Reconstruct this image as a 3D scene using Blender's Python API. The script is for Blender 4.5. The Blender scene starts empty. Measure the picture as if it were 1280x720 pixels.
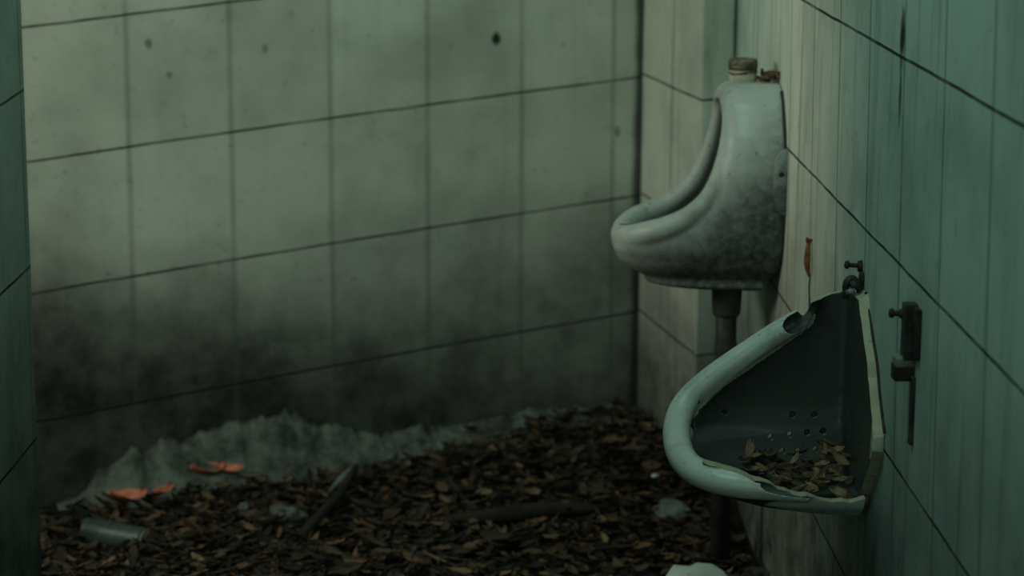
import bpy, bmesh, math, random
import numpy as np
from mathutils import Vector, Matrix, noise
random.seed(7)
SC = bpy.context.scene
COL = SC.collection

# ------------------------------------------------------------------ camera
EYE = 1.56
F_PX, PITCH, ROLL = 2644.97, .18726, .00614
cam_d = bpy.data.cameras.new('camera')
cam = bpy.data.objects.new('camera', cam_d); COL.objects.link(cam); SC.camera = cam
cam_d.sensor_width = 36.0
cam_d.lens = F_PX / 1280 * 36
up0 = Vector((0, math.sin(PITCH), math.cos(PITCH))); rt0 = Vector((1, 0, 0)); fw = Vector((0, math.cos(PITCH), -math.sin(PITCH)))
rt = rt0 * math.cos(ROLL) + up0 * math.sin(ROLL)
up = up0 * math.cos(ROLL) - rt0 * math.sin(ROLL)
cam.matrix_world = Matrix(((rt.x, up.x, -fw.x, 0), (rt.y, up.y, -fw.y, 0), (rt.z, up.z, -fw.z, EYE), (0, 0, 0, 1)))
cam_d.clip_start = .05
cam_d.dof.use_dof = True
cam_d.dof.focus_distance = 3.75
cam_d.dof.aperture_fstop = 3.4

# ------------------------------------------------------------------ light
SC.view_settings.view_transform = 'Standard'
SC.view_settings.look = 'None'
SC.view_settings.gamma = 1
SC.view_settings.use_curve_mapping = False
SC.view_settings.exposure = 0.0
W = bpy.data.worlds.new('overcast sky'); SC.world = W; W.use_nodes = True
bg = W.node_tree.nodes['Background']
bg.inputs[0].default_value = (.30, .52, .44, 1); bg.inputs[1].default_value = .055


def area(name, loc, aim, sx, sy, power, colour):
    l = bpy.data.lights.new(name, 'AREA'); l.shape = 'RECTANGLE'; l.size = sx; l.size_y = sy
    l.energy = power; l.color = colour
    o = bpy.data.objects.new(name, l); COL.objects.link(o); o.location = loc
    o.rotation_euler = (Vector(aim) - Vector(loc)).to_track_quat('-Z', 'Y').to_euler()
    return o


area('left_window_light', (-2.15, 3.55, 1.8), (.6, 3.95, .95), .9, .8, 25, (.98, 1.0, .82))
area('roof_opening_light', (-.3, 3.0, 3.2), (-.15, 4.6, .9), 1.5, 1.0, 21, (.58, .93, .81))
area('doorway_light', (-.35, -.6, 1.95), (.15, 4.6, 1.1), .9, 1.2, 15, (.68, .93, .80))

# ------------------------------------------------------------------ node helpers


class NT:
    def __init__(s, name):
        s.m = bpy.data.materials.new(name); s.m.use_nodes = True; s.t = s.m.node_tree
        s.b = s.t.nodes['Principled BSDF']

    def n(s, typ, **kw):
        nd = s.t.nodes.new(typ)
        for k, v in kw.items(): setattr(nd, k, v)
        return nd

    def put(s, sock, v):
        if isinstance(v, bpy.types.NodeSocket): s.t.links.new(v, sock)
        else: sock.default_value = v

    def math(s, op, a, b=0.0, c=None, clamp=False):
        nd = s.n('ShaderNodeMath', operation=op, use_clamp=clamp)
        s.put(nd.inputs[0], a); s.put(nd.inputs[1], b)
        if c is not None: s.put(nd.inputs[2], c)
        return nd.outputs[0]

    def smooth(s, v, lo, hi, a=0.0, b=1.0):
        nd = s.n('ShaderNodeMapRange', interpolation_type='SMOOTHSTEP')
        s.put(nd.inputs['Value'], v); nd.inputs['From Min'].default_value = lo; nd.inputs['From Max'].default_value = hi
        nd.inputs['To Min'].default_value = a; nd.inputs['To Max'].default_value = b
        return nd.outputs[0]

    def noise(s, vec, scale, detail=4, rough=.55, vscale=None):
        if vscale:
            mp = s.n('ShaderNodeMapping'); mp.inputs['Scale'].default_value = vscale; s.put(mp.inputs['Vector'], vec); vec = mp.outputs[0]
        nd = s.n('ShaderNodeTexNoise'); s.put(nd.inputs['Vector'], vec)
        nd.inputs['Scale'].default_value = scale; nd.inputs['Detail'].default_value = detail; nd.inputs['Roughness'].default_value = rough
        return nd.outputs['Fac']

    def mix(s, f, a, b):
        nd = s.n('ShaderNodeMix', data_type='RGBA'); s.put(nd.inputs[0], f)
        s.put(nd.inputs[6], a if isinstance(a, bpy.types.NodeSocket) else (*a, 1)); s.put(nd.inputs[7], b if isinstance(b, bpy.types.NodeSocket) else (*b, 1))
        return nd.outputs[2]

    def bump(s, h, dist=.002, strength=1.0):
        nd = s.n('ShaderNodeBump'); s.put(nd.inputs['Height'], h); nd.inputs['Distance'].default_value = dist
        nd.inputs['Strength'].default_value = strength
        s.t.links.new(nd.outputs[0], s.b.inputs['Normal'])

    def done(s, col, rough=.6, spec=.5):
        s.put(s.b.inputs['Base Color'], col if isinstance(col, bpy.types.NodeSocket) else (*col, 1))
        s.put(s.b.inputs['Roughness'], rough)
        s.b.inputs['Specular IOR Level'].default_value = spec
        return s.m


def tile_material(name, base, mould_shade=None, spots=(), streak=.35, warm=None, warm_x=None, vertical=.5, vw=.045, corner=None, uwidth=.78):
    """worn glazed tiles: uv = (joint index, course index); object coordinates = place in the room"""
    t = NT(name)
    uv = t.n('ShaderNodeUVMap').outputs[0]
    sep = t.n('ShaderNodeSeparateXYZ'); t.put(sep.inputs[0], uv); U, K = sep.outputs[0], sep.outputs[1]
    P = t.n('ShaderNodeTexCoord').outputs['Object']
    sp = t.n('ShaderNodeSeparateXYZ'); t.put(sp.inputs[0], P); X, Y, Z = sp.outputs
    wob = t.math('MULTIPLY', t.math('SUBTRACT', t.noise(P, 6, 3), .5), .018)
    Kf = t.math('ABSOLUTE', t.math('SUBTRACT', t.math('FRACT', t.math('ADD', t.math('ADD', K, wob), 50.5)), .5))
    Uf = t.math('ABSOLUTE', t.math('SUBTRACT', t.math('FRACT', t.math('ADD', t.math('ADD', U, t.math('MULTIPLY', wob, .6)), 50.5)), .5))
    lw = t.noise(P, 9, 2)
    course = t.math('MULTIPLY', t.smooth(Kf, .004, .0125, 1, 0), t.smooth(lw, .3, .6, .65, .97))
    joint = t.math('MULTIPLY', t.smooth(Uf, .002, vw, 1, 0), t.smooth(lw, .35, .65, vertical * .75, vertical))
    blot = t.noise(P, 3.2, 6, .6)
    grime = t.smooth(blot, .38, .75, 0, .42)
    fine = t.smooth(t.noise(P, 38, 4, .6), .60, .72, 0, .28)
    st = t.smooth(t.noise(P, 1.0, 5, .6, (22, 22, 1.1)), .50, .78, 0, streak)
    dark = (base[0] * .16, base[1] * .19, base[2] * .17)
    # every tile takes the dirt a little differently
    wn = t.n('ShaderNodeTexWhiteNoise', noise_dimensions='2D')
    cb = t.n('ShaderNodeCombineXYZ'); t.put(cb.inputs[0], t.math('FLOOR', U)); t.put(cb.inputs[1], t.math('FLOOR', K)); t.put(wn.inputs['Vector'], cb.outputs[0])
    tone = t.math('MULTIPLY', wn.outputs['Value'], .16)
    col = t.mix(tone, base, dark)
    if warm:  # yellowish grime patch; its extra paleness paints in the light gathered there
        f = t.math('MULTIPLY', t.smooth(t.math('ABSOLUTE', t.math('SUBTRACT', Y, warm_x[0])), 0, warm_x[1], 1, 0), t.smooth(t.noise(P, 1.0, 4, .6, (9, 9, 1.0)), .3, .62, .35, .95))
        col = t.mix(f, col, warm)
    col = t.mix(grime, col, dark)
    col = t.mix(st, col, dark)
    col = t.mix(fine, col, dark)
    if mould_shade:
        # mouldy black stain plus painted-in shade, rising from the floor with a ragged edge
        for q, L_ in enumerate(mould_shade if isinstance(mould_shade, list) else [mould_shade]):
            zz = t.math('ADD', Z, t.math('MULTIPLY', t.math('SUBTRACT', t.noise(P, 4.0 + 1.7 * q, 7, .68), .5), L_[2]))
            if len(L_) > 3: zz = t.math('ADD', zz, t.math('MULTIPLY', X, L_[3]))
            f = t.smooth(zz, L_[0], L_[1], 1, 0); am = L_[4] if len(L_) > 4 else 1.0
            col = t.mix(t.math('MULTIPLY', f, t.smooth(t.noise(P, 9, 6, .7), .25, .7, am, am * .72)), col, (.012, .014, .012))
    for (sx, sy, sz, rr, rz, am) in spots:
        dx = t.math('DIVIDE', t.math('SUBTRACT', X, sx), rr); dy = t.math('DIVIDE', t.math('SUBTRACT', Y, sy), rr); dz = t.math('DIVIDE', t.math('SUBTRACT', Z, sz), rz)
        d = t.math('SQRT', t.math('ADD', t.math('ADD', t.math('MULTIPLY', dx, dx), t.math('MULTIPLY', dy, dy)), t.math('MULTIPLY', dz, dz)))
        d = t.math('ADD', d, t.math('MULTIPLY', t.math('SUBTRACT', t.noise(P, 45, 3), .5), .9))
        col = t.mix(t.smooth(d, .35, 1.15, am, 0), col, (.006, .007, .006))
    if corner:  # grime plus occlusion shade painted along the wall corners
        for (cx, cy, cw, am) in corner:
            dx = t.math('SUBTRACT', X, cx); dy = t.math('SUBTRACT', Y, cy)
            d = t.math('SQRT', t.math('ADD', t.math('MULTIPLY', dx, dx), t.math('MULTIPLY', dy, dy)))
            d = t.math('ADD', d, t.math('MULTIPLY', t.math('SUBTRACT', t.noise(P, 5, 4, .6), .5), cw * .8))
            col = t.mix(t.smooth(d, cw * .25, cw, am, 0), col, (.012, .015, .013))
    col = t.mix(joint, col, (dark[0] * .8, dark[1] * .8, dark[2] * .8))
    col = t.mix(course, col, (.006, .007, .006))
    h = t.math('SUBTRACT', t.math('MULTIPLY', t.noise(P, 60, 4), .15), t.math('MAXIMUM', course, t.math('MULTIPLY', joint, .3)))
    t.bump(h, .002, .6)
    return t.done(col, t.smooth(blot, .3, .7, .55, .85), .22)


# ------------------------------------------------------------------ object helpers
def link(name, me, parent=None, mat=None, loc=None):
    o = bpy.data.objects.new(name, me); COL.objects.link(o)
    if parent: o.parent = parent
    if loc is not None: o.location = loc
    if mat is not None and me is not None:
        for m in (mat if isinstance(mat, (list, tuple)) else [mat]): me.materials.append(m)
    return o


def mesh(name, vs, fs, smooth=True):
    me = bpy.data.meshes.new(name); me.from_pydata([tuple(v) for v in vs], [], fs); me.update()
    if smooth: me.polygons.foreach_set('use_smooth', [True] * len(me.polygons))
    return me


def tag(o, label, cat, group=None, kind=None):
    o['label'] = label
    if cat: o['category'] = cat
    if group: o['group'] = group
    if kind: o['kind'] = kind
    return o


def fix(me):
    bm = bmesh.new(); bm.from_mesh(me)
    bmesh.ops.recalc_face_normals(bm, faces=bm.faces); bm.to_mesh(me); bm.free(); return me


def loft(rings, caps=True):
    n = len(rings[0]); vs = [p for r in rings for p in r]; fs = []
    for i in range(len(rings) - 1):
        for j in range(n):
            k = (j + 1) % n
            fs.append((i * n + j, i * n + k, (i + 1) * n + k, (i + 1) * n + j))
    if caps: fs.append(tuple(range(n - 1, -1, -1))); fs.append(tuple((len(rings) - 1) * n + j for j in range(n)))
    return fix(mesh('loft', vs, fs))


def catmull(pts, m=8):
    out = []; P = [Vector(q) for q in pts]
    P = [P[0] * 2 - P[1]] + P + [P[-1] * 2 - P[-2]]
    for i in range(1, len(P) - 2):
        for k in range(m):
            t = k / m; a, b, c, d = P[i - 1:i + 3]
            out.append(.5 * ((2 * b) + (c - a) * t + (2 * a - 5 * b + 4 * c - d) * t * t + (3 * b - a - 3 * c + d) * t ** 3))
    out.append(P[-2]); return out


def tube(pts, radii, n=20, m=6, squash=1.0):
    """round bar through points (a radius per point), closed ends"""
    q = [Vector((*p, 0)).to_3d() if len(p) == 2 else Vector(p) for p in pts]
    rr = catmull([(r, 0, 0) for r in radii], m); q = catmull(q, m)
    rings = []; nrm = None
    for i, c in enumerate(q):
        t = (q[min(i + 1, len(q) - 1)] - q[max(i - 1, 0)]).normalized()
        if nrm is None: nrm = t.orthogonal().normalized()
        nrm = (nrm - t * nrm.dot(t)).normalized(); bn = t.cross(nrm)
        r = rr[i].x
        rings.append([c + (nrm * math.cos(a) + bn * math.sin(a) * squash) * r for a in [2 * math.pi * j / n for j in range(n)]])
    return loft(rings)


def join(meshes, name='joined'):
    bm = bmesh.new()
    for me in meshes: bm.from_mesh(me)
    o = bpy.data.meshes.new(name); bm.to_mesh(o); bm.free(); return o


def evaluated(me, mods):
    o = bpy.data.objects.new('temp', me); COL.objects.link(o); extra = []
    for typ, kw in mods:
        md = o.modifiers.new(typ, typ)
        for k, v in kw.items():
            if isinstance(v, bpy.types.Mesh):
                e = bpy.data.objects.new('temp cutter', v); COL.objects.link(e); extra.append(e); v = e
            setattr(md, k, v)
    dg = bpy.context.evaluated_depsgraph_get(); dg.update()
    out = bpy.data.meshes.new_from_object(o.evaluated_get(dg))
    for e in extra: bpy.data.objects.remove(e)
    bpy.data.objects.remove(o)
    return out


def box(x0, x1, y0, y1, z0, z1, bev=0.0, seg=2):
    bm = bmesh.new(); bmesh.ops.create_cube(bm, size=1)
    for v in bm.verts:
        v.co = Vector(((x0 + x1) / 2 + v.co.x * (x1 - x0), (y0 + y1) / 2 + v.co.y * (y1 - y0), (z0 + z1) / 2 + v.co.z * (z1 - z0)))
    if bev: bmesh.ops.bevel(bm, geom=bm.edges[:], offset=bev, segments=seg, affect='EDGES', profile=.5)
    me = bpy.data.meshes.new('box'); bm.to_mesh(me); bm.free()
    return me


def lathe(axis_a, axis_b, prof, n=28):
    """solid of revolution about the line a->b; prof = [(t along 0..1, radius)]"""
    a = Vector(axis_a); b = Vector(axis_b); t = (b - a).normalized(); u = t.orthogonal().normalized(); w = t.cross(u); L = (b - a).length
    rings = [[a + t * (s * L) + (u * math.cos(q) + w * math.sin(q)) * r for q in [2 * math.pi * j / n for j in range(n)]] for s, r in prof]
    return loft(rings)


# ------------------------------------------------------------------ the room's planes  (a x + b y = 1)
PB = (-0.0731, 0.17561); PD = (0.56803, 0.13676); PS = (-0.09939, 0.19653); PM = (1.35764, .04351); PL = (-0.86685, 0.05858)
C0 = Vector((.3540, 5.8417)); C1 = Vector((.4773, 5.3295)); C2 = Vector((.5644, 5.3736))


def on(Pl, x=None, y=None):
    a, b = Pl
    return Vector((x, (1 - a * x) / b)) if x is not None else Vector(((1 - b * y) / a, y))


def uv_of(Pl, cK, cI):
    a, b = Pl; n = math.hypot(a, b)

    def f(p):
        u = (p[0] * b - p[1] * a) / n; z = p[2]
        T = (1, u, z, u * z, u * u)
        return (sum(c * t for c, t in zip(cI, T)), sum(c * t for c, t in zip(cK, T)))
    return f


def wall(name, A, B, z0, z1, thick_dir, th, fuv, mat, label, nu=40, nv=24):
    """a wall slab whose room face runs A->B; the face is finely divided so the tile joints can run uneven"""
    A = Vector(A); B = Vector(B); vs = []; fs = []
    for j in range(nv + 1):
        for i in range(nu + 1):
            q = A.lerp(B, i / nu); vs.append((q.x, q.y, z0 + (z1 - z0) * j / nv))
    for j in range(nv):
        for i in range(nu):
            a = j * (nu + 1) + i; fs.append((a, a + 1, a + nu + 2, a + nu + 1))
    k = len(vs); d = Vector(thick_dir).normalized() * th
    for q in (A, B):
        for z in (z0, z1): vs.append((q.x, q.y, z))
    for q in (A, B):
        for z in (z0, z1): vs.append((q.x + d.x, q.y + d.y, z))
    a0, a1, b0, b1, c0, c1, d0, d1 = range(k, k + 8)
    fs += [(a0, c0, c1, a1), (b0, b1, d1, d0), (c0, d0, d1, c1), (a1, c1, d1, b1), (a0, b0, d0, c0)]
    me = mesh(name, vs, fs, False); fix(me)
    uvl = me.uv_layers.new(name='UVMap')
    for li, lp in enumerate(me.loops): uvl.data[li].uv = fuv(me.vertices[lp.vertex_index].co)
    o = link(name, me, mat=mat); o['kind'] = 'structure'; o['label'] = label
    return o


TILE = (.50, .53, .445)
cKB = (3.36922, 0.36336, -3.01935, -0.00507, -0.01885); cIB = (-4.38276, 3.89245, -0.00989, 0.01137, -0.05034)
cKM = (3.50283, -0.1236, -3.02893, 0, 0)
cIM = (-10.74809, -3.56187, -0.22921, 0, 0)
cKD = (3.47602, -0.13003, -3.02972, 0, 0); cID = (.3, -2.2, 0, 0, 0)
cKL = (2.45637, 0.31272, -3.05309, 0, 0); cIL = (.30, 3.9, 0, 0, 0)
fB = uv_of(PB, cKB, cIB); fM = uv_of(PM, cKM, cIM); fD = uv_of(PD, cKD, cID); fL = uv_of(PL, cKL, cIL)


def fS(p):
    t = (p[0] - C1.x) / (C2.x - C1.x)
    k1 = fD((C1.x, C1.y, p[2]))[1]; k2 = fM((C2.x, C2.y, p[2]))[1]
    return (.3 + .3 * t, k1 * (1 - t) + k2 * t)


def mv(u):  # point on main wall from its along-wall coordinate
    a, b = PM; n = math.hypot(a, b); return Vector((1 / a, 0)) + Vector((-b / n, a / n)) * u


def bw(u, z):  # point on back wall from u
    a, b = PB; n = math.hypot(a, b); q = Vector((a, b)) / (n * n) + Vector((b, -a)) / n * u
    return (q.x, q.y, z)


TOPZ = 2.7
sp1 = bw(2.138, 1.163); sp2 = bw(.906 + .52, 1.2)
mat_back = tile_material('worn tile back wall', TILE, mould_shade=[(.34, .88, .42, -.16, .80), (.03, .42, .26, .30, 1.0)], spots=[(sp1[0], sp1[1], sp1[2], .016, .020, .97), (*bw(2.50, .90), .012, .02, .5), (*bw(1.20, 1.17), .012, .018, .6), (*bw(1.25, 1.09), .010, .01, .5), (*bw(1.50, 1.15), .010, .016, .45)],
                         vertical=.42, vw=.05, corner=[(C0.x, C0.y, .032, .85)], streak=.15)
mat_diag = tile_material('worn tile corner wall', (.62, .64, .55), spots=[], mould_shade=(.05, .80, .45), vertical=.3, corner=[(C0.x, C0.y, .022, .85), (C2.x, C2.y, .014, .85)], streak=.5)
mb = mv(3.428)
mat_main = tile_material('worn tile right wall', (.48, .62, .56), spots=[(mb.x, mb.y, 1.325, .022, .058, 1.0), (mb.x, mb.y, 1.235, .013, .06, .8)], mould_shade=(.16, 1.12, .35), vertical=.75, vw=.03,
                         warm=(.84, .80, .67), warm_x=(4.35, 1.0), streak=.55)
mat_left = tile_material('worn tile left partition', (.32, .40, .345), mould_shade=(.25, 1.25, .3), vertical=.5, vw=.03, streak=.3)

Bl = on(PB, x=-2.3)
wall('wall_back', Bl, C0, 0, TOPZ, (-.2, 1), .12, fB, mat_back, 'back wall of grimy square tiles, mouldy and painted with shade towards the floor', 90, 60)
wall('wall_corner', C0, C1, 0, TOPZ, (.6, .3), .12, fD, mat_diag, 'short slanting tiled wall in the corner behind the urinals')
wall('wall_step', C1, C2, 0, TOPZ, (0, 1), .12, fS, mat_diag, 'narrow step of tiled wall behind the upper urinal', 10, 20)
Mend = on(PM, y=-1.2)
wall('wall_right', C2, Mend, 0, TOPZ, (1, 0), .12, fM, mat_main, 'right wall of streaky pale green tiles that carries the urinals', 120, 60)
Ln = on(PL, y=-1.2); Lf = on(PL, y=3.86)
wall('wall_partition', Lf, Ln, 0, TOPZ, (-1, .05), .10, fL, mat_left, 'tiled partition wall at the left edge', 60, 40)
mat_plain = tile_material('plain side wall', (.25, .28, .24), mould_shade=(.2, .9, .4))
wall('wall_left', Bl, (-2.3, -1.2), 0, TOPZ, (-1, 0), .12, uv_of((-.43, .001), (3.4, 0, -3, 0, 0), (0, 3.8, 0, 0, 0)), mat_plain, 'far left wall behind the partition', 10, 10)
wall('wall_front', (-2.3, -1.2), (Mend.x, -1.2), 0, TOPZ, (0, -1), .12, uv_of((.001, -.8), (3.4, 0, -3, 0, 0), (0, 3.8, 0, 0, 0)), mat_plain, 'wall behind the viewer', 10, 10)


# ------------------------------------------------------------------ floor (earth and rotted leaves heaped over it)
def ground(x, y):
    dB = (1 - (PB[0] * x + PB[1] * y)) / math.hypot(*PB)   # distance in front of the back wall
    dc = math.hypot(x - .3, y - 5.7)
    z = .012 + .105 * math.exp(-(dc / .58) ** 2) + .012 * math.exp(-((x + .25) / .6) ** 2) * math.exp(-(max(dB, 0) / .45) ** 2)
    z += .022 * noise.noise(Vector((x * 3, y * 3, 1.7))) + .012 * noise.noise(Vector((x * 9, y * 9, 4.2)))
    return max(z, .004)


N = 150; vs = []; fs = []
for j in range(N + 1):
    for i in range(N + 1):
        x = -2.4 + 3.25 * i / N; y = -1.3 + 7.9 * j / N
        vs.append((x, y, ground(x, y) - .012))
for j in range(N):
    for i in range(N):
        a = j * (N + 1) + i; fs.append((a, a + 1, a + N + 2, a + N + 1))
t = NT('damp black earth'); P = t.n('ShaderNodeTexCoord').outputs['Object']
nn = t.noise(P, 30, 6, .7); t.bump(nn, .02)
mat_soil = t.done(t.mix(t.smooth(nn, .35, .75), (.006, .006, .005), (.030, .024, .017)), .9, .2)
o = link('floor', mesh('floor', vs, fs), mat=mat_soil); o['kind'] = 'structure'; o['label'] = 'floor buried under dark earth and rotted leaves'

# ragged skirt of mortar and plaster dust along the foot of the back wall
prof = [(.93, .03), (1.00, .05), (1.034, .085), (1.08, .10), (1.129, .135), (1.16, .115), (1.202, .158), (1.26, .14), (1.308, .155), (1.36, .165), (1.41, .19), (1.438, .178), (1.50, .18), (1.54, .205), (1.58, .185), (1.63, .14),
        (1.68, .150), (1.74, .125), (1.816, .108), (1.90, .115), (2.001, .113), (2.10, .12), (2.239, .137), (2.36, .13), (2.48, .14)]


def top_at(u):
    for (a, za), (b, zb) in zip(prof, prof[1:]):
        if a <= u <= b: return za + (zb - za) * (u - a) / (b - a)
    return prof[0][1] if u < prof[0][0] else prof[-1][1]


vs = []; fs = []; NU, NW = 320, 12
nB = Vector((-PB[0], -PB[1])).normalized()
for i in range(NU + 1):
    u = .93 + 1.55 * i / NU
    zt = top_at(u) + .016 * noise.noise(Vector((u * 18, 0, 3))) + .006 * noise.noise(Vector((u * 60, 2, 3)))
    en = max(0, min(1, (u - .94) / .12)); en = en * en * (3 - 2 * en); zt = .01 + (zt - .01) * en
    wd = .04 + .06 * en + .03 * noise.noise(Vector((u * 5, 1, 1)))
    for j in range(NW + 1):
        s = j / NW
        d = wd * s ** .8; q = bw(u, 0); zf = ground(q[0] + nB.x * wd, q[1] + nB.y * wd) - .02
        z = zf + (zt - zf) * (1 - s) ** 1.25
        bmp = .006 * noise.noise(Vector((u * 40, s * 6, 8)))
        vs.append((q[0] + nB.x * (d + .001), q[1] + nB.y * (d + .001), z + bmp))
for i in range(NU):
    for j in range(NW):
        a = i * (NW + 1) + j; fs.append((a, a + 1, a + NW + 2, a + NW + 1))
k0 = len(vs)
for i in range(NU + 1):
    q = bw(.93 + 1.55 * i / NU, 0); vs.append((q[0] + nB.x * .001, q[1] + nB.y * .001, -.01))
for i in range(NU): fs.append((i * (NW + 1), (i + 1) * (NW + 1), k0 + i + 1, k0 + i))
t = NT('crumbled mortar'); P = t.n('ShaderNodeTexCoord').outputs['Object']
nn = t.noise(P, 14, 7, .7); t.bump(nn, .01)
mat_mortar = t.done(t.mix(t.smooth(nn, .3, .72), (.025, .03, .026), (.155, .175, .145)), .95, .1)
o = link('trim_1', fix(mesh('trim_1', vs, fs)), mat=mat_mortar); o['kind'] = 'structure'; o['label'] = 'ragged skirt of crumbled pale mortar along the foot of the back wall'


# ------------------------------------------------------------------ urinals
a, b = PM; nM = math.hypot(a, b)
O_M = Vector((1 / a, 0, 0)); NV = Vector((-a / nM, -b / nM, 0)); VV = Vector((-b / nM, a / nM, 0))


def Wp(d, v, h, off=Vector((0, 0, 0))): return O_M + NV * d + VV * v + Vector((0, 0, h)) - off


def interp(tab, x):
    if x <= tab[0][0]: return tab[0][1]
    for (a_, va), (b_, vb) in zip(tab, tab[1:]):
        if x <= b_:
            s = (x - a_) / (b_ - a_); s = s * s * (3 - 2 * s) * .35 + s * .65
            return va + (vb - va) * s
    return tab[-1][1]


def dsection(P_, w, v0, h, n=44, e=2.6, back=0.0, off=Vector((0, 0, 0))):
    """D-shaped plan section: flat against the wall, squarish round front"""
    ring = []
    for i in range(n):
        f = -math.pi / 2 + math.pi * i / (n - 1); c, s = math.cos(f), math.sin(f)
        ring.append(Wp(back + max(P_ - back, .003) * abs(c) ** (2 / e), v0 + w * math.copysign(abs(s) ** (2 / e), s), h, off))
    return ring


def ceramic(name, base, dirt, inside=False, amount=.5, low=None):
    t = NT(name); P = t.n('ShaderNodeTexCoord').outputs['Object']
    sp = t.n('ShaderNodeSeparateXYZ'); t.put(sp.inputs[0], P)
    n1 = t.noise(P, 7, 7, .7); n2 = t.noise(P, 60, 5, .7); n3 = t.noise(P, 1, 4, .6, (60, 60, 9))
    f = t.smooth(n1, .45, .75, .04, amount)
    if low:
        zz = t.math('ADD', sp.outputs[2], t.math('MULTIPLY', t.math('SUBTRACT', n1, .5), low[2]))
        dd = t.math('ADD', zz, t.math('MULTIPLY', t.math('SUBTRACT', t.noise(P, 26, 5, .7), .5), .16))
        # grime plus painted-in shade, deepest low down next to the wall
        dd = t.math('SUBTRACT', dd, t.math('MULTIPLY', sp.outputs[0], low[3]))
        f = t.math('MAXIMUM', f, t.math('MULTIPLY', t.smooth(dd, low[0], low[1], low[4], 0), t.smooth(n2, .3, .62, .8, 1)))
    col = t.mix(f, base, dirt)
    col = t.mix(t.math('MULTIPLY', t.smooth(n2, .60, .70, 0, .75), t.smooth(n1, .35, .6, .25, 1)), col, dirt)
    col = t.mix(t.smooth(n3, .6, .8, 0, .25), col, dirt)
    t.bump(t.math('ADD', n1, t.math('MULTIPLY', n2, .15)), .0015)
    return t.done(col, t.smooth(f, 0, .8, .36, .85), .45)


mat_cer = ceramic('dirty white glaze', (.43, .46, .42), (.018, .022, .019), amount=.38, low=(.19, .50, .18, .90, .95))
mat_cer2 = ceramic('dirty white glaze of the broken urinal', (.48, .53, .48), (.03, .035, .03), amount=.4)
mat_in = ceramic('grimy glaze with painted shade', (.05, .058, .052), (.010, .012, .010), amount=.7)  # grime plus shade painted into the broken bowl, its hollows and holes
mat_frac = ceramic('raw broken ceramic', (.40, .38, .27), (.07, .06, .04), amount=.55)


def metal(name, c1, c2, rough=.7, sc=40, met=.0):
    t = NT(name); P = t.n('ShaderNodeTexCoord').outputs['Object']; nn = t.noise(P, sc, 5, .65); t.bump(nn, .002)
    t.b.inputs['Metallic'].default_value = met
    return t.done(t.mix(t.smooth(nn, .35, .68), c1, c2), rough, .3)


mat_rust = metal('dark rust', (.012, .011, .009), (.045, .032, .020))
mat_pipe = metal('grey plastic pipe', (.025, .03, .028), (.05, .058, .052), .55, 20)
mat_collar = metal('dirty rubber collar', (.035, .042, .037), (.075, .085, .075), .6, 20)
mat_neck = metal('limed pale collar', (.30, .30, .23), (.50, .50, .40), .6, 30)
mat_rot = metal('brown crust', (.035, .022, .013), (.20, .12, .06), .9, 60)
mat_orange = metal('orange rust', (.10, .035, .015), (.30, .11, .045), .9, 50)
mat_bracket = metal('corroded bracket steel', (.018, .022, .020), (.06, .066, .058), .6, 30, .3)
mat_tin = metal('worn galvanised metal', (.10, .12, .11), (.24, .28, .25), .5, 20, .4)

# ---- upper, whole urinal
VC = 4.705
base = Wp(0, VC, 0.)
up_root = link('ceramic_urinal', None, loc=Wp(0, VC, .68))
tag(up_root, 'whole white ceramic wall urinal with scooped front lip hanging by the corner, higher up', 'urinal')
OFF = Wp(0, VC, .68)
Pout = [(.681, .19), (.690, .245), (.707, .292), (.724, .325), (.745, .350), (.772, .362), (.80, .358), (.820, .335), (.835, .285), (.850, .245), (.874, .205), (.903, .176), (.93, .160), (.98, .144), (1.048, .130), (1.10, .126), (1.12, .122), (1.132, .112), (1.140, .095)]
Wout = [(.681, .075), (.70, .105), (.74, .140), (.79, .162), (.86, .172), (.96, .170), (1.02, .155), (1.06, .138), (1.10, .112), (1.125, .088), (1.140, .060)]
hs = [.681, .684, .690, .698, .707, .716, .724, .735, .745, .758, .772, .786, .80, .812, .82, .828, .835, .842, .85, .862, .874, .888, .903, .917, .93, .955, .98, 1.01, 1.03, 1.048, 1.07, 1.09, 1.10, 1.112, 1.12, 1.127, 1.132, 1.137, 1.140]
outer = loft([dsection(interp(Pout, h) + (.008 if h > .84 else 0), interp(Wout, h), VC, h, e=2.35 if h < .70 else min(4.6, 2.35 + (h - .70) * 12), back=.034 * max(0, min(1, (.745 - h) / .05)), off=OFF) for h in hs])
# cavity open to the front above the lip
Pin = [(.715, .10), (.735, .24), (.76, .315), (.80, .328), (.815, .335), (.83, .50), (1.085, .50), (1.10, .40)]
Win = [(.715, .06), (.74, .105), (.80, .132), (.86, .146), (.95, .138), (1.02, .117), (1.06, .090), (1.085, .062), (1.10, .030)]
hc = [.715, .722, .735, .76, .78, .80, .815, .83, .85, .88, .92, .95, .98, 1.01, 1.03, 1.05, 1.07, 1.085, 1.095, 1.10]
cav = loft([dsection(interp(Pin, h), interp(Win, h), VC, h, e=3.2, back=.022, off=OFF) for h in hc])
shell = evaluated(outer, [('BOOLEAN', dict(operation='DIFFERENCE', object=cav, solver='EXACT'))])
rim_side = [(.116, .034, 1.112), (.117, .064, 1.092), (.121, .094, 1.040), (.131, .118, .985), (.148, .133, .930), (.170, .140, .890), (.207, .141, .856), (.250, .136, .833), (.295, .113, .815), (.325, .070, .800), (.336, .0, .792)]
rr = [.010, .012, .014, .016, .019, .022, .024, .026, .028, .029, .029]
path = [Wp(d, VC - v, h, OFF) for d, v, h in rim_side] + [Wp(d, VC + v, h, OFF) for d, v, h in rim_side[-2::-1]]
rim = tube(path, rr + rr[-2::-1], 22, 5)
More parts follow.
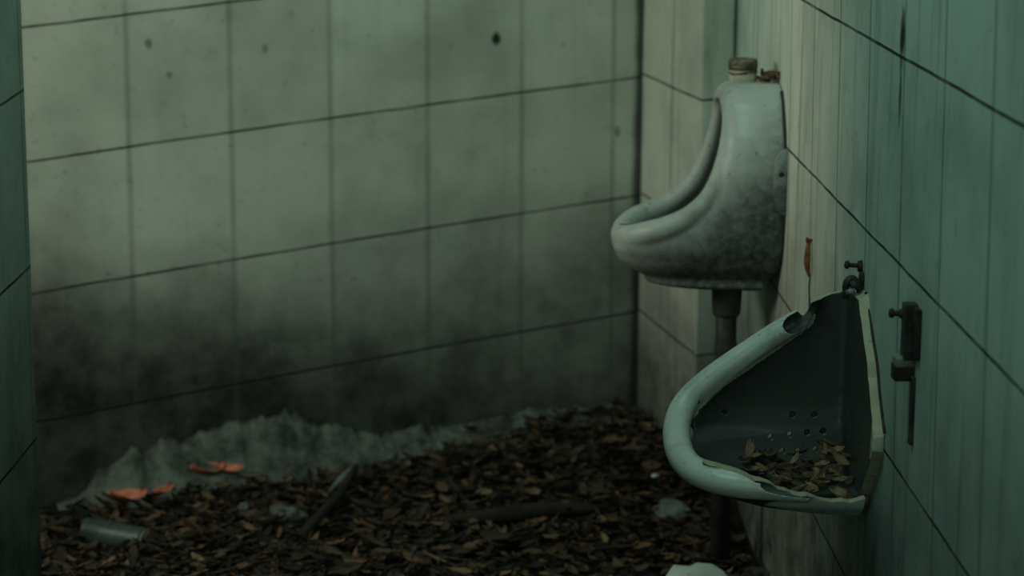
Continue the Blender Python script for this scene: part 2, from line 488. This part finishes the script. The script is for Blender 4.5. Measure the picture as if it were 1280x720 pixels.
ledge = loft([dsection(P_, w_, VC, h, e=2.35, back=.034, off=OFF) for P_, w_, h in ((.20, .080, .683), (.255, .108, .686), (.286, .122, .692), (.290, .124, .698), (.282, .120, .704))])
body = join([shell, rim, ledge])
body = evaluated(body, [('REMESH', dict(mode='VOXEL', voxel_size=.0042, use_smooth_shade=True)), ('SMOOTH', dict(factor=.5, iterations=13))])
body.polygons.foreach_set('use_smooth', [True] * len(body.polygons))
ub = link('ceramic_body', body, up_root, mat_cer)
# inside of the bowl
# flange lug with its bolt hole on the side by the wall
lug = loft([[Wp(d, VC + vv, h, OFF) for d, h in [(.030 * math.cos(q) * (1 if math.cos(q) > 0 else .0) + .000, .938 + .072 * math.copysign(abs(math.sin(q)) ** .6, math.sin(q))) for q in [2 * math.pi * j / 40 for j in range(40)]]] for vv in (-.168, -.184)])
hole = lathe(Wp(.013, VC - .22, .955, OFF), Wp(.013, VC - .15, .955, OFF), [(0, .006), (1, .006)], 16)
lug = evaluated(lug, [('BOOLEAN', dict(operation='DIFFERENCE', object=hole, solver='EXACT')), ('BEVEL', dict(width=.003, segments=2))])
link('mounting_lug', lug, up_root, mat_cer)
# neck on top, with broken brown seal
link('inlet_neck', lathe(Wp(.077, VC, 1.125, OFF), Wp(.077, VC, 1.183, OFF), [(0, .031), (.5, .031), (.6, .030), (.64, .0315), (.9, .0315), (1, .029), (1, .022), (.55, .021)], 32), up_root, mat_neck)
sealp = [(.077 + .031 * math.cos(q), VC + .031 * math.sin(q), 1.160 + .003 * math.sin(2 * q)) for q in [2 * math.pi * j / 12 for j in range(13)]]
sl = link('neck_seal', join([tube([Wp(*q_, OFF) for q_ in sealp], [.0018 + .001 * (j % 2) for j in range(13)], 8, 3), tube([Wp(.077 + .029 * math.cos(q), VC + .029 * math.sin(q), 1.180 + .003 * math.sin(3 * q), OFF) for q in [2 * math.pi * j / 12 for j in range(13)]], [.0028 + .0010 * (j % 3) for j in range(13)], 8, 3)]), up_root, mat_rot); sl['label'] = 'crumbling brown seal around the neck'
link('inlet_stub', lathe(Wp(.077, VC, 1.165, OFF), Wp(.077, VC, 1.190, OFF), [(0, .0318), (.3, .0325), (.8, .0322), (1, .030), (1, .022), (.2, .021)], 32), up_root, metal('stained brown stub', (.05, .04, .03), (.22, .19, .14), .85, 45))
# crusty debris behind the neck
random.seed(5); cr = []
for k in range(26):
    d = random.uniform(.0, .042); v = VC + random.uniform(-.05, .03); h = 1.142 - .1 * max(0, abs(v - VC) - .03) + random.uniform(0, .012) + (.006 if d < .02 else 0)
    q = Wp(d, v, h, OFF); dr = Vector((random.uniform(-1, 1), random.uniform(-1, 1), random.uniform(-.4, .4))).normalized() * random.uniform(.006, .014)
    cr.append(tube([q - dr, q, q + dr], [.0025, .0045, .002], 6, 2))
link('crust', join(cr), up_root, mat_rot)
# dark gap of old sealant down the back edge
edge = [(.003, -interp(Wout, h) - .001, h) for h in (1.125, 1.10, 1.06, 1.02, .96, .90, .86, .80, .75)]
link('sealant_bead', tube([Wp(d, VC + v, h, OFF) for d, v, h in edge], [.004, .003, .004, .003, .0045, .003, .004, .003, .003], 8, 4), up_root, mat_rust)
link('lip_crack', tube([Wp(.346, VC + .0, .8185, OFF), Wp(.337, VC - .035, .8225, OFF), Wp(.322, VC - .068, .8270, OFF), Wp(.306, VC - .09, .8300, OFF)], [.001, .0022, .0022, .001], 6, 3), up_root, mat_rust)
link('outlet_collar', lathe(Wp(.100, VC, .690, OFF), Wp(.100, VC, .610, OFF), [(0, .040), (.15, .041), (.22, .037), (.24, .0345), (.9, .0325), (1, .029)], 32), up_root, mat_collar)
link('drain_pipe', lathe(Wp(.100, VC, .63, OFF), Wp(.100, VC, .01, OFF), [(0, .024), (.12, .024), (.14, .026), (.17, .026), (.19, .0235), (1, .0235)], 28), up_root, mat_pipe)

# ---- lower, broken urinal
VL = 3.585
OF2 = Wp(0, VL, .50)
lo_root = link('ceramic_urinal', None, loc=OF2)
tag(lo_root, 'broken white ceramic urinal with its near side gone and leaves lying in the bowl', 'urinal')
Po = [(.498, .12), (.505, .16), (.512, .215), (.525, .255), (.545, .285), (.565, .305), (.585, .322), (.60, .325), (.62, .318), (.64, .312), (.66, .298), (.70, .252), (.75, .185), (.783, .138), (.82, .090), (.90, .078)]
Wo = [(.498, .055), (.505, .09), (.53, .125), (.57, .142), (.65, .147), (.80, .146), (.90, .143)]
hh = [.498, .501, .505, .508, .512, .518, .525, .535, .545, .557, .57, .585, .60, .615, .63, .642, .655, .67, .69, .71, .73, .75, .77, .785, .80, .815, .83, .86, .90]
outer = loft([dsection(interp(Po, h), interp(Wo, h), VL, h, e=2.6 if h < .59 else min(9, 2.6 + (h - .59) * 90), off=OF2) for h in hh])
Pi_ = [(.522, .14), (.54, .235), (.57, .280), (.60, .308), (.62, .303), (.656, .286), (.70, .238), (.75, .170), (.783, .122), (.82, .075), (.95, .062)]
Wi_ = [(.522, .085), (.54, .110), (.58, .126), (.65, .134), (.95, .130)]
hc = [.522, .528, .54, .555, .57, .585, .595, .607, .64, .66, .68, .70, .72, .76, .80, .84, .88, .95]
cav = loft([dsection(interp(Pi_, h), interp(Wi_, h), VL, h, e=2.4 if h < .6 else 6, back=.018, off=OF2) for h in hc])
mouth_poly = [(.5, .597), (.298, .597), (.272, .656), (.222, .70), (.152, .751), (.08, .80), (.05, .845), (.05, 1.2), (.5, 1.2)]
mouth = loft([[Wp(d, VL + v, h, OF2) for d, h in mouth_poly] for v in (-.30, .108)])
shell = evaluated(outer, [('BOOLEAN', dict(operation='DIFFERENCE', object=cav, solver='EXACT')), ('BOOLEAN', dict(operation='DIFFERENCE', object=mouth, solver='EXACT'))])
rp = [(.100, .119, .807), (.138, .124, .783), (.183, .128, .751), (.254, .126, .700), (.303, .116, .656), (.325, .075, .621), (.328, .0, .594), (.311, -.060, .579), (.279, -.100, .572), (.238, -.122, .568), (.199, -.130, .565), (.158, -.132, .560), (.120, -.130, .552)]
rd = [.020, .021, .0215, .0225, .0235, .0245, .0245, .024, .023, .022, .020, .017, .012]
RP = [Wp(d, VL + v, h, OF2) for d, v, h in rp]
rim = tube(RP, rd, 24, 6)
body = evaluated(join([shell, rim]), [('REMESH', dict(mode='VOXEL', voxel_size=.0038, use_smooth_shade=True)), ('SMOOTH', dict(factor=.5, iterations=6))])
body.materials.clear()
for m_ in (mat_cer2, mat_in, mat_frac): body.materials.append(m_)


def cutter(poly, v0, v1, jit=.004, seed=1, step=.012):
    """prism over a ragged (d,h) outline, from v0 to v1"""
    random.seed(seed); out = []
    for i, p in enumerate(poly):
        q = poly[(i + 1) % len(poly)]; L = math.hypot(q[0] - p[0], q[1] - p[1]); k = max(1, int(L / step))
        for s in range(k): out.append((p[0] + (q[0] - p[0]) * s / k + random.uniform(-jit, jit), p[1] + (q[1] - p[1]) * s / k + random.uniform(-jit, jit)))
    me = loft([[Wp(d, v0, h, OF2) for d, h in out], [Wp(d + .002, v1, h - .002, OF2) for d, h in out]])
    me.polygons.foreach_set('use_smooth', [False] * len(me.polygons))
    for m_ in (mat_cer2, mat_in, mat_frac): me.materials.append(m_)
    for pl in me.polygons: pl.material_index = 2
    return me


near = cutter([(.019, .98), (.018, .86), (.018, .77), (.018, .70), (.018, .64), (.018, .58), (.020, .548), (.05, .542), (.10, .546), (.16, .562), (.20, .576), (.235, .590), (.302, .604), (.302, .98)], VL - .30, VL - .045, .0025, 3)
topc = cutter([(-.05, 1.1), (-.05, .885), (.0, .868), (.03, .856), (.06, .846), (.080, .842), (.10, .85), (.5, .90), (.5, 1.1)], VL - .30, VL + .30, .003, 4)
hs_ = -VV * .010 + Vector((0, 0, .002))
low_c = cutter([(.012, .449), (.035, .45), (.045, .50), (.048, .552), (.024, .56), (.018, .575), (.0175, .585), (.016, .55), (.012, .45)], 3.2, VL - .015, .002, 6)
holl1 = tube([RP[0] * 2 - RP[1] + hs_, RP[0] + hs_, RP[0].lerp(RP[1], .5) + hs_, RP[1] + hs_ * .6, RP[2]], [.0165, .0165, .0165, .011, .004], 18, 5)
holl2 = tube([Wp(d, VL + v, h + .004, OF2) for d, v, h in ((.09, -.142, .552), (.12, -.140, .555), (.158, -.140, .561), (.199, -.138, .566), (.232, -.130, .570))], [.007, .009, .012, .012, .003], 14, 5)
for hm in (holl1, holl2):
    for m_ in (mat_cer2, mat_in, mat_frac): hm.materials.append(m_)
    for pl in hm.polygons: pl.material_index = 1
holes = []
for d, h in [(0.289, 0.580), (0.253, 0.580), (0.222, 0.583), (0.189, 0.585), (0.151, 0.589), (0.115, 0.592), (0.083, 0.595), (0.054, 0.597), (0.109, 0.627), (0.070, 0.627), (0.288, 0.659), (0.194, 0.566), (0.164, 0.565), (0.130, 0.564), (0.100, 0.563), (0.068, 0.566), (0.234, 0.632), (0.181, 0.551)]:
    holes.append(lathe(Wp(d, VL + .10, h, OF2), Wp(d, VL + .1415, h, OF2), [(0, .0056), (1, .0056)], 10))
hl = join(holes)
for m_ in (mat_cer2, mat_in, mat_frac): hl.materials.append(m_)
for pl in hl.polygons: pl.material_index = 1


def back_cut():
    random.seed(8); poly = [(3.30, 1.0), (3.66, 1.0), (3.645, .895), (3.622, .868), (3.57, .815), (3.520, .768), (3.490, .725), (3.462, .69), (3.440, .665), (3.424, .645), (3.45, .62), (3.50, .57), (3.55, .52), (3.575, .49), (3.57, .44), (3.30, .44)]; out = []
    for i, p in enumerate(poly):
        q = poly[(i + 1) % len(poly)]; k = max(1, int(math.hypot(q[0] - p[0], q[1] - p[1]) / .013))
        for s in range(k): out.append((p[0] + (q[0] - p[0]) * s / k + random.uniform(-.002, .002), p[1] + (q[1] - p[1]) * s / k + random.uniform(-.002, .002)))
    me = loft([[Wp(-.04, v + .000, h, OF2) for v, h in out], [Wp(.026, v + .003, h, OF2) for v, h in out]])
    me.polygons.foreach_set('use_smooth', [False] * len(me.polygons))
    for m_ in (mat_cer2, mat_in, mat_frac): me.materials.append(m_)
    for pl in me.polygons: pl.material_index = 2
    return me


mods = [('BOOLEAN', dict(operation='DIFFERENCE', object=near, solver='EXACT')), ('BOOLEAN', dict(operation='DIFFERENCE', object=topc, solver='EXACT')), ('BOOLEAN', dict(operation='DIFFERENCE', object=back_cut(), solver='EXACT')), ('BOOLEAN', dict(operation='DIFFERENCE', object=low_c, solver='EXACT')),
        ('BOOLEAN', dict(operation='DIFFERENCE', object=holl1, solver='EXACT')), ('BOOLEAN', dict(operation='DIFFERENCE', object=holl2, solver='EXACT')),
        ('BOOLEAN', dict(operation='DIFFERENCE', object=hl, solver='EXACT'))]
body = evaluated(body, mods)
sm = [True] * len(body.polygons)
for pl in body.polygons:
    if pl.material_index == 2: continue
    c = pl.center + OF2 - O_M; d = c.dot(NV); v = c.dot(VV) - VL; h = c.z
    if pl.material_index == 1: continue
    wi = interp(Wi_, h) + .004; pi = min(interp(Po, h) - .012, .5)
    inner = h > .516 and abs(v) < wi and d < pi and d > .008
    # keep the rolled rim clean
    dist = min((Vector((c.x, c.y, c.z)) - (q + OF2 - O_M)).length for q in RP)
    seg = 1e9
    for q0, q1 in zip(RP, RP[1:]):
        A_ = q0 + OF2 - O_M; B_ = q1 + OF2 - O_M; tt = max(0, min(1, (c - A_).dot(B_ - A_) / (B_ - A_).length_squared)); seg = min(seg, (A_.lerp(B_, tt) - c).length)
    if inner and seg > .026: pl.material_index = 1
body.polygons.foreach_set('use_smooth', [pl.material_index != 2 for pl in body.polygons])
lb = link('ceramic_body', body, lo_root)
# thin old sealant line along its back edge
link('sealant_bead', tube([Wp(.002, v - .002, h, OF2) for v, h in ((3.634, .868), (3.57, .812), (3.516, .766), (3.487, .723), (3.458, .69), (3.436, .667))], [.0025] * 6, 8, 4), lo_root, mat_rust)

# ------------------------------------------------------------------ bits fixed to the right wall
def wall_thing(name, label, cat, v, h):
    o = link(name, None, loc=Wp(0, v, h)); tag(o, label, cat); return o, Wp(0, v, h)


# screw standing out of the wall above the broken urinal
r_, of = wall_thing('wall_screw', 'dark rusty screw sticking out of the wall just above the broken urinal', 'screw', 3.685, .905)
link('shank', lathe(Wp(-.01, 3.685, .905, of), Wp(.030, 3.685, .908, of), [(0, .004), (1, .004)], 12), r_, mat_rust)
link('washer', lathe(Wp(.0005, 3.685, .905, of), Wp(.007, 3.685, .905, of), [(0, .011), (1, .010)], 18), r_, mat_rust)
link('head', lathe(Wp(.024, 3.685, .9075, of), Wp(.031, 3.685, .908, of), [(0, .0075), (.6, .0075), (1, .005)], 14), r_, mat_rust)
link('wall_plate', join([box(-.001, .0, 0, 0.001, 0, .001), lathe(Wp(.000, 3.672, .885, of), Wp(.006, 3.672, .885, of), [(0, .014), (1, .012)], 12)]), r_, mat_rust)
# clamp gripping the broken top edge
r_, of = wall_thing('hanger_clamp', 'corroded pale clamp and nut sitting on the top edge of the broken urinal', 'clamp', 3.665, .86)
link('strap', tube([Wp(.004, 3.665, .850, of), Wp(.008, 3.665, .872, of), Wp(.020, 3.664, .886, of), Wp(.030, 3.663, .880, of), Wp(.032, 3.662, .862, of), Wp(.031, 3.662, .852, of)], [.006, .007, .007, .007, .006, .005], 10, 5), r_, mat_bracket)
link('nut', lathe(Wp(.010, 3.650, .880, of), Wp(.026, 3.650, .876, of), [(0, .010), (1, .010)], 6), r_, mat_bracket)
link('plug', lathe(Wp(.020, 3.640, .868, of), Wp(.036, 3.640, .866, of), [(0, .006), (.5, .007), (1, .004)], 14), r_, mat_tin)
# bracket further along
r_, of = wall_thing('wall_bracket', 'dark corroded bracket with a peg and a foot on the right wall', 'bracket', 3.255, .86)


def wbox(d0, d1, v0, v1, h0, h1, of, bev=.002):
    me = box(d0, d1, v0, v1, h0, h1, bev)
    for q in me.vertices: q.co = Wp(q.co.x, q.co.y, q.co.z, of)
    return fix(me)


link('back_plate', wbox(-.002, .020, 3.235, 3.262, .835, .925, of), r_, mat_bracket)
link('side_cheek', wbox(.0, .008, 3.205, 3.238, .842, .922, of), r_, mat_rust)
link('peg', join([lathe(Wp(.015, 3.262, .905, of), Wp(.038, 3.262, .906, of), [(0, .0045), (1, .0045)], 12), lathe(Wp(.033, 3.262, .906, of), Wp(.039, 3.262, .906, of), [(0, .008), (1, .007)], 12), lathe(Wp(.018, 3.262, .905, of), Wp(.023, 3.262, .905, of), [(0, .0075), (1, .0075)], 12)]), r_, mat_rust)
link('foot', wbox(-.002, .032, 3.240, 3.272, .800, .828, of, .004), r_, mat_rust)
f_ = link('foot_cap', wbox(.0, .031, 3.238, 3.270, .822, .840, of, .004), r_, mat_tin); f_['label'] = 'worn pale metal cap on the foot'
link('tongue', wbox(-.003, .006, 3.228, 3.244, .70, .81, of, .001), r_, mat_bracket)
# rusty strip of iron
r_, of = wall_thing('rusty_iron_strip', 'thin orange rusted iron strip hanging on the wall between the two urinals', 'iron strip', 4.19, .86)
link('strip', tube([Wp(.004, 4.195, .868, of), Wp(.008, 4.192, .857, of), Wp(.010, 4.188, .835, of), Wp(.010, 4.186, .815, of), Wp(.006, 4.184, .795, of)], [.003, .0055, .0078, .007, .003], 10, 5, .7), r_, mat_orange)
link('nail', lathe(Wp(-.005, 4.195, .867, of), Wp(.012, 4.195, .867, of), [(0, .003), (.7, .003), (.75, .006), (1, .006)], 10), r_, mat_orange)
link('wire', tube([Wp(.004, 4.184, .80, of), Wp(.005, 4.183, .77, of), Wp(.003, 4.184, .74, of), Wp(.004, 4.182, .71, of)], [.0016] * 4, 6, 3), r_, mat_rust)

# ------------------------------------------------------------------ leaves
def leaf_mesh(L, Wd, curl, bend, twist, seed):
    """one dry leaf: a pointed blade with a midrib fold, curled and twisted, with a stalk"""
    rnd = random.Random(seed); vs = []; fs = []; n = 9; m = 4; th = .0006
    for side in (1, -1):
        for i in range(n + 1):
            s = i / n; w = Wd * math.sin(math.pi * min(1, s * .96 + .02)) ** .8 * (1 - .25 * s)
            ang = bend * (s - .5); cx = math.sin(ang) * L / max(abs(bend), .01) if abs(bend) > .01 else (s - .5) * L
            cz = (1 - math.cos(ang)) * L / max(abs(bend), .01)
            for j in range(m + 1):
                y = (j / m - .5) * 2; yy = y * w * .5 * math.cos(curl * y * .5); zz = abs(y) ** 1.5 * w * .5 * math.sin(curl) + .0015 * math.sin(s * 17 + y * 5 + seed)
                ta = twist * (s - .5); y2 = yy * math.cos(ta) - zz * math.sin(ta); z2 = yy * math.sin(ta) + zz * math.cos(ta)
                vs.append((cx, y2, cz + z2 + side * th))
    k = (n + 1) * (m + 1)
    for i in range(n):
        for j in range(m):
            a_ = i * (m + 1) + j; fs.append((a_, a_ + m + 1, a_ + m + 2, a_ + 1)); fs.append((k + a_, k + a_ + 1, k + a_ + m + 2, k + a_ + m + 1))
    for i in range(n):
        for j in (0, m):
            a_ = i * (m + 1) + j; fs.append((a_, a_ + m + 1, k + a_ + m + 1, k + a_) if j else (a_ + m + 1, a_, k + a_, k + a_ + m + 1))
    for j in range(m):
        for i in (0, n):
            a_ = i * (m + 1) + j; fs.append((a_, a_ + 1, k + a_ + 1, k + a_) if i == 0 else (a_ + 1, a_, k + a_, k + a_ + 1))
    z0 = min(v[2] for v in vs)
    vs = [(v[0], v[1], v[2] - z0) for v in vs]
    return mesh('leaf', vs, fs)


def leaf_material(name, cols, island=False):
    t = NT(name); P = t.n('ShaderNodeTexCoord').outputs['Object']
    r = t.n('ShaderNodeNewGeometry').outputs['Random Per Island'] if island else t.n('ShaderNodeObjectInfo').outputs['Random']
    cr = t.n('ShaderNodeValToRGB'); t.put(cr.inputs[0], r); cr.color_ramp.interpolation = 'LINEAR'
    el = cr.color_ramp.elements
    while len(el) < len(cols): el.new(.5)
    for i, (p_, c) in enumerate(cols): el[i].position = p_; el[i].color = (*c, 1)
    nn = t.noise(P, 60, 4, .6); t.bump(nn, .001)
    return t.done(t.mix(t.smooth(nn, .4, .75, 0, .5), cr.outputs[0], (.02, .014, .009)), .7, .25)


BROWN = [(0, (.008, .007, .006)), (.30, (.018, .014, .010)), (.55, (.033, .023, .015)), (.78, (.068, .048, .029)), (.92, (.12, .060, .032)), (1.0, (.17, .12, .07))]
mat_leaf = leaf_material('dry leaf', BROWN); mat_litter = leaf_material('leaf litter', BROWN, True)
mat_bowl = leaf_material('leaf in the bowl', [(0, (.04, .028, .016)), (.5, (.12, .078, .042)), (1, (.22, .16, .09))])
mat_bright = leaf_material('orange leaf', [(0, (.50, .16, .10)), (1, (.60, .21, .13))])
variants = [leaf_mesh(random.uniform(.045, .075), random.uniform(.016, .028), random.uniform(.2, 1.1), random.choice((-1, 1)) * random.uniform(.3, 1.6), random.uniform(-1.2, 1.2), s) for s in range(10)]


def pose(rnd, x, y, z, tilt=.5, sc=1.0):
    return Matrix.Translation((x, y, z)) @ Matrix.Rotation(rnd.uniform(0, 6.283), 4, 'Z') @ Matrix.Rotation(rnd.gauss(0, tilt), 4, 'X') @ Matrix.Rotation(rnd.gauss(0, tilt * .7), 4, 'Y') @ Matrix.Scale(sc, 4)


def inside(x, y, m=.03):
    if PB[0] * x + PB[1] * y > 1 - m * math.hypot(*PB): return False
    if PD[0] * x + PD[1] * y > 1 - m * math.hypot(*PD): return False
    if PM[0] * x + PM[1] * y > 1 - m * math.hypot(*PM): return False
    return True


def on_mortar(x, y):
    d = (1 - (PB[0] * x + PB[1] * y)) / math.hypot(*PB); n = math.hypot(*PB); u = (x * PB[1] - y * PB[0]) / n
    return d < .115 and u < 2.2


camv = Vector((0, 0, EYE))
# litter that nobody could count, one object
rnd = random.Random(11); vs = []; fs = []; cnt = 0
while cnt < 5200:
    y = rnd.uniform(4.2, 6.0); x = rnd.uniform(-1.35, .62)
    if not inside(x, y) or (on_mortar(x, y) and rnd.random() < .93): continue
    me = rnd.choice(variants); M = pose(rnd, x, y, ground(x, y) + rnd.uniform(-.008, .018), .45, rnd.uniform(.55, 1.05)); k = len(vs)
    vs += [M @ v.co for v in me.vertices]; fs += [tuple(k + i for i in pl.vertices) for pl in me.polygons]; cnt += 1
lit = link('leaf_litter', mesh('leaf_litter', vs, fs), mat=mat_litter)
tag(lit, 'deep litter of small dark brown dead leaves covering the floor', 'leaf litter', kind='stuff')
# the biggest single leaves, nearest the viewer
leaf0 = None; cnt = 0; placed = []
while cnt < 280:
    y = rnd.uniform(4.52, 5.35); x = rnd.uniform(-1.1, .56)
    if not inside(x, y, .05) or on_mortar(x, y) or any((x - a_) ** 2 + (y - b_) ** 2 < .028 ** 2 for a_, b_ in placed): continue
    placed.append((x, y))
    M = pose(rnd, x, y, ground(x, y) + .020 + rnd.uniform(0, .012), .33, rnd.uniform(.8, 1.25))
    if leaf0 is None:
        for v_ in variants: v_.materials.append(mat_leaf)
        leaf0 = link('dead_leaf', variants[0]); o = leaf0
        tag(o, 'small curled brown dead leaf lying on top of the floor litter', 'leaf', 'dead leaves on top of the floor litter')
    else:
        o = leaf0.copy(); o.data = variants[cnt % 10]; COL.objects.link(o)
    o.matrix_world = M; cnt += 1
# two bright clumps: orange-red leaves on the left
bright = [leaf_mesh(.11, .050, 1.2, 2.1, 1.3, 31), leaf_mesh(.095, .034, 1.1, -1.5, -1.1, 32)]
for m_ in bright: m_.materials.append(mat_bright)
for (x, y, rz, mi, sc, lab) in ((-.965, 5.135, .3, 0, 1.1, 'large orange dead leaf, the leftmost of the bright ones by the mortar skirt'),
                                (-.885, 5.165, 1.1, 1, 1.0, 'smaller orange dead leaf touching the leftmost large orange one'),
                                (-.790, 5.30, .5, 0, 1.05, 'orange dead leaf with a curled ring shape, further right on the litter'),
                                (-.735, 5.31, -.2, 1, 1.1, 'thin orange dead leaf pointing right beside the ring-shaped one')):
    o = link('orange_leaf', bright[mi]); o.matrix_world = Matrix.Translation((x, y, ground(x, y) + .028)) @ Matrix.Rotation(rz, 4, 'Z') @ Matrix.Rotation(.35, 4, 'X') @ Matrix.Scale(sc, 4)
    tag(o, lab, 'leaf', 'orange leaves on the left of the floor')
# leaves lying in the broken bowl
bv = [leaf_mesh(.075, .034, .8, 1.2, .8, 41), leaf_mesh(.06, .028, 1.0, -1.3, -1.0, 42), leaf_mesh(.085, .03, .6, 1.5, 1.3, 43)]
for m_ in bv: m_.materials.append(mat_bowl)
rnd = random.Random(3); first = None
for k in range(64):
    d = rnd.uniform(.035, .215); v = VL + rnd.uniform(-.10, .10); h = .535 + rnd.uniform(0, .035) + .03 * max(0, (.12 - d)) / .1 * (v > VL - .04)
    q = Wp(d, v, h)
    if first is None: o = first = link('bowl_leaf', bv[0]); tag(o, 'curled brown dead leaf lying inside the bowl of the broken urinal', 'leaf', 'dead leaves in the broken urinal')
    else: o = first.copy(); o.data = bv[k % 3]; COL.objects.link(o)
    o.matrix_world = pose(rnd, q.x, q.y, q.z, .45, rnd.uniform(.45, .85))


# ------------------------------------------------------------------ rubbish on the floor
def lump(name, label, cat, x, y, sx, sy, sz, mat, seed, rz=0, dz=0):
    bm = bmesh.new(); bmesh.ops.create_icosphere(bm, subdivisions=4, radius=1)
    for v in bm.verts:
        n1 = noise.noise(v.co * 1.3 + Vector((seed, 0, 0))); n2 = noise.cell(v.co * 2.1 + Vector((0, seed, 0)))
        v.co = v.co * (1 + .35 * n1 + .06 * n2); v.co = Vector((v.co.x * sx, v.co.y * sy, v.co.z * sz))
    me = bpy.data.meshes.new(name); bm.to_mesh(me); bm.free()
    me.polygons.foreach_set('use_smooth', [True] * len(me.polygons))
    o = link(name, me, mat=mat, loc=(x, y, ground(x, y) + sz * .4 + dz)); o.rotation_euler.z = rz
    return tag(o, label, cat)


mat_stone = metal('dirty stone', (.05, .058, .052), (.13, .15, .135), .85, 18)
mat_wood = metal('black rotten wood', (.008, .007, .006), (.022, .017, .012), .9, 30)
mat_can = metal('dull teal grey tin', (.03, .045, .043), (.07, .095, .09), .45, 12, .2)
# can lying on its side, left
x, y = -.945, 4.84; z = ground(x, y) + .028
can = link('tin_can', None, loc=(x, y, z)); can.rotation_euler = (0, .10, -.22)
tag(can, 'dull grey tin can lying on its side half sunk in the litter', 'can')
link('can_body', lathe((-.075, 0, 0), (.075, 0, 0), [(0, .030), (.02, .034), (.05, .033), (.3, .034), (.32, .0328), (.36, .034), (.62, .0335), (.95, .033), (.98, .034), (1, .030)], 36), can, mat_can)
link('can_lid', lathe((.0745, 0, 0), (.079, 0, 0), [(0, .029), (.6, .029), (1, .024)], 30), can, mat_tin)
lump('stone', 'grey rounded stone on the litter near the middle left', 'stone', -.565, 5.06, .055, .035, .030, mat_stone, 2, .3)
lump('stone', 'tiny pale grey pebble to the left of the grey rounded stone', 'stone', -.665, 5.08, .014, .012, .010, mat_stone, 5, .3, .02)
lump('stone', 'grey stone on the litter left of the drain end of the broken urinal', 'stone', .395, 5.02, .045, .030, .026, mat_stone, 8, -.2, .01)
lump('glass_chip', 'tiny pale teal chip on the litter under the broken urinal lip', 'chip', .366, 5.19, .010, .008, .005, mat_cer2, 4, 0, .026)


def stick(name, label, pts, radii, mat):
    P0 = Vector(pts[0]); o = link(name, tube([Vector(p_) - P0 for p_ in pts], radii, 10, 5), mat=mat, loc=P0)
    return tag(o, label, 'stick')


def gp(x, y, dz): return (x, y, ground(x, y) + dz)


stick('dead_branch', 'dark forked looking branch leaning up out of the litter left of centre', [gp(-.50, 4.86, .02), gp(-.465, 4.97, .045), gp(-.43, 5.08, .06), gp(-.395, 5.20, .085)], [.014, .013, .012, .009], mat_wood)
stick('wood_splinter', 'pale grey splinter of wood beside the tip of the dark branch', [gp(-.455, 5.13, .05), gp(-.425, 5.19, .065), gp(-.395, 5.25, .075)], [.004, .010, .004], mat_stone)
stick('rotten_log', 'long black rotten log lying across the middle of the litter', [gp(-.16, 4.92, .022), gp(-.04, 4.95, .03), gp(.09, 4.98, .03), gp(.22, 5.00, .022)], [.013, .021, .020, .010], mat_wood)
# white ceramic shard at the lower edge
random.seed(9)
sh = [(-.075, -.03), (-.055, .012), (-.02, .004), (.0, .022), (.035, .026), (.06, .006), (.075, -.03), (.02, -.06), (-.04, -.055)]
me = loft([[Vector((px_, py_, 0 + .004 * math.sin(px_ * 40))) for px_, py_ in sh], [Vector((px_ * .97, py_ * .97, .010 + .008 * math.cos(px_ * 22))) for px_, py_ in sh]])
me = evaluated(me, [('BEVEL', dict(width=.002, segments=2))])
o = link('ceramic_shard', me, mat=mat_cer2, loc=(.415, 4.505, ground(.415, 4.505) + .045)); o.rotation_euler = (.25, .1, .05)
tag(o, 'pale broken ceramic shard on the litter at the bottom edge below the broken urinal', 'shard')
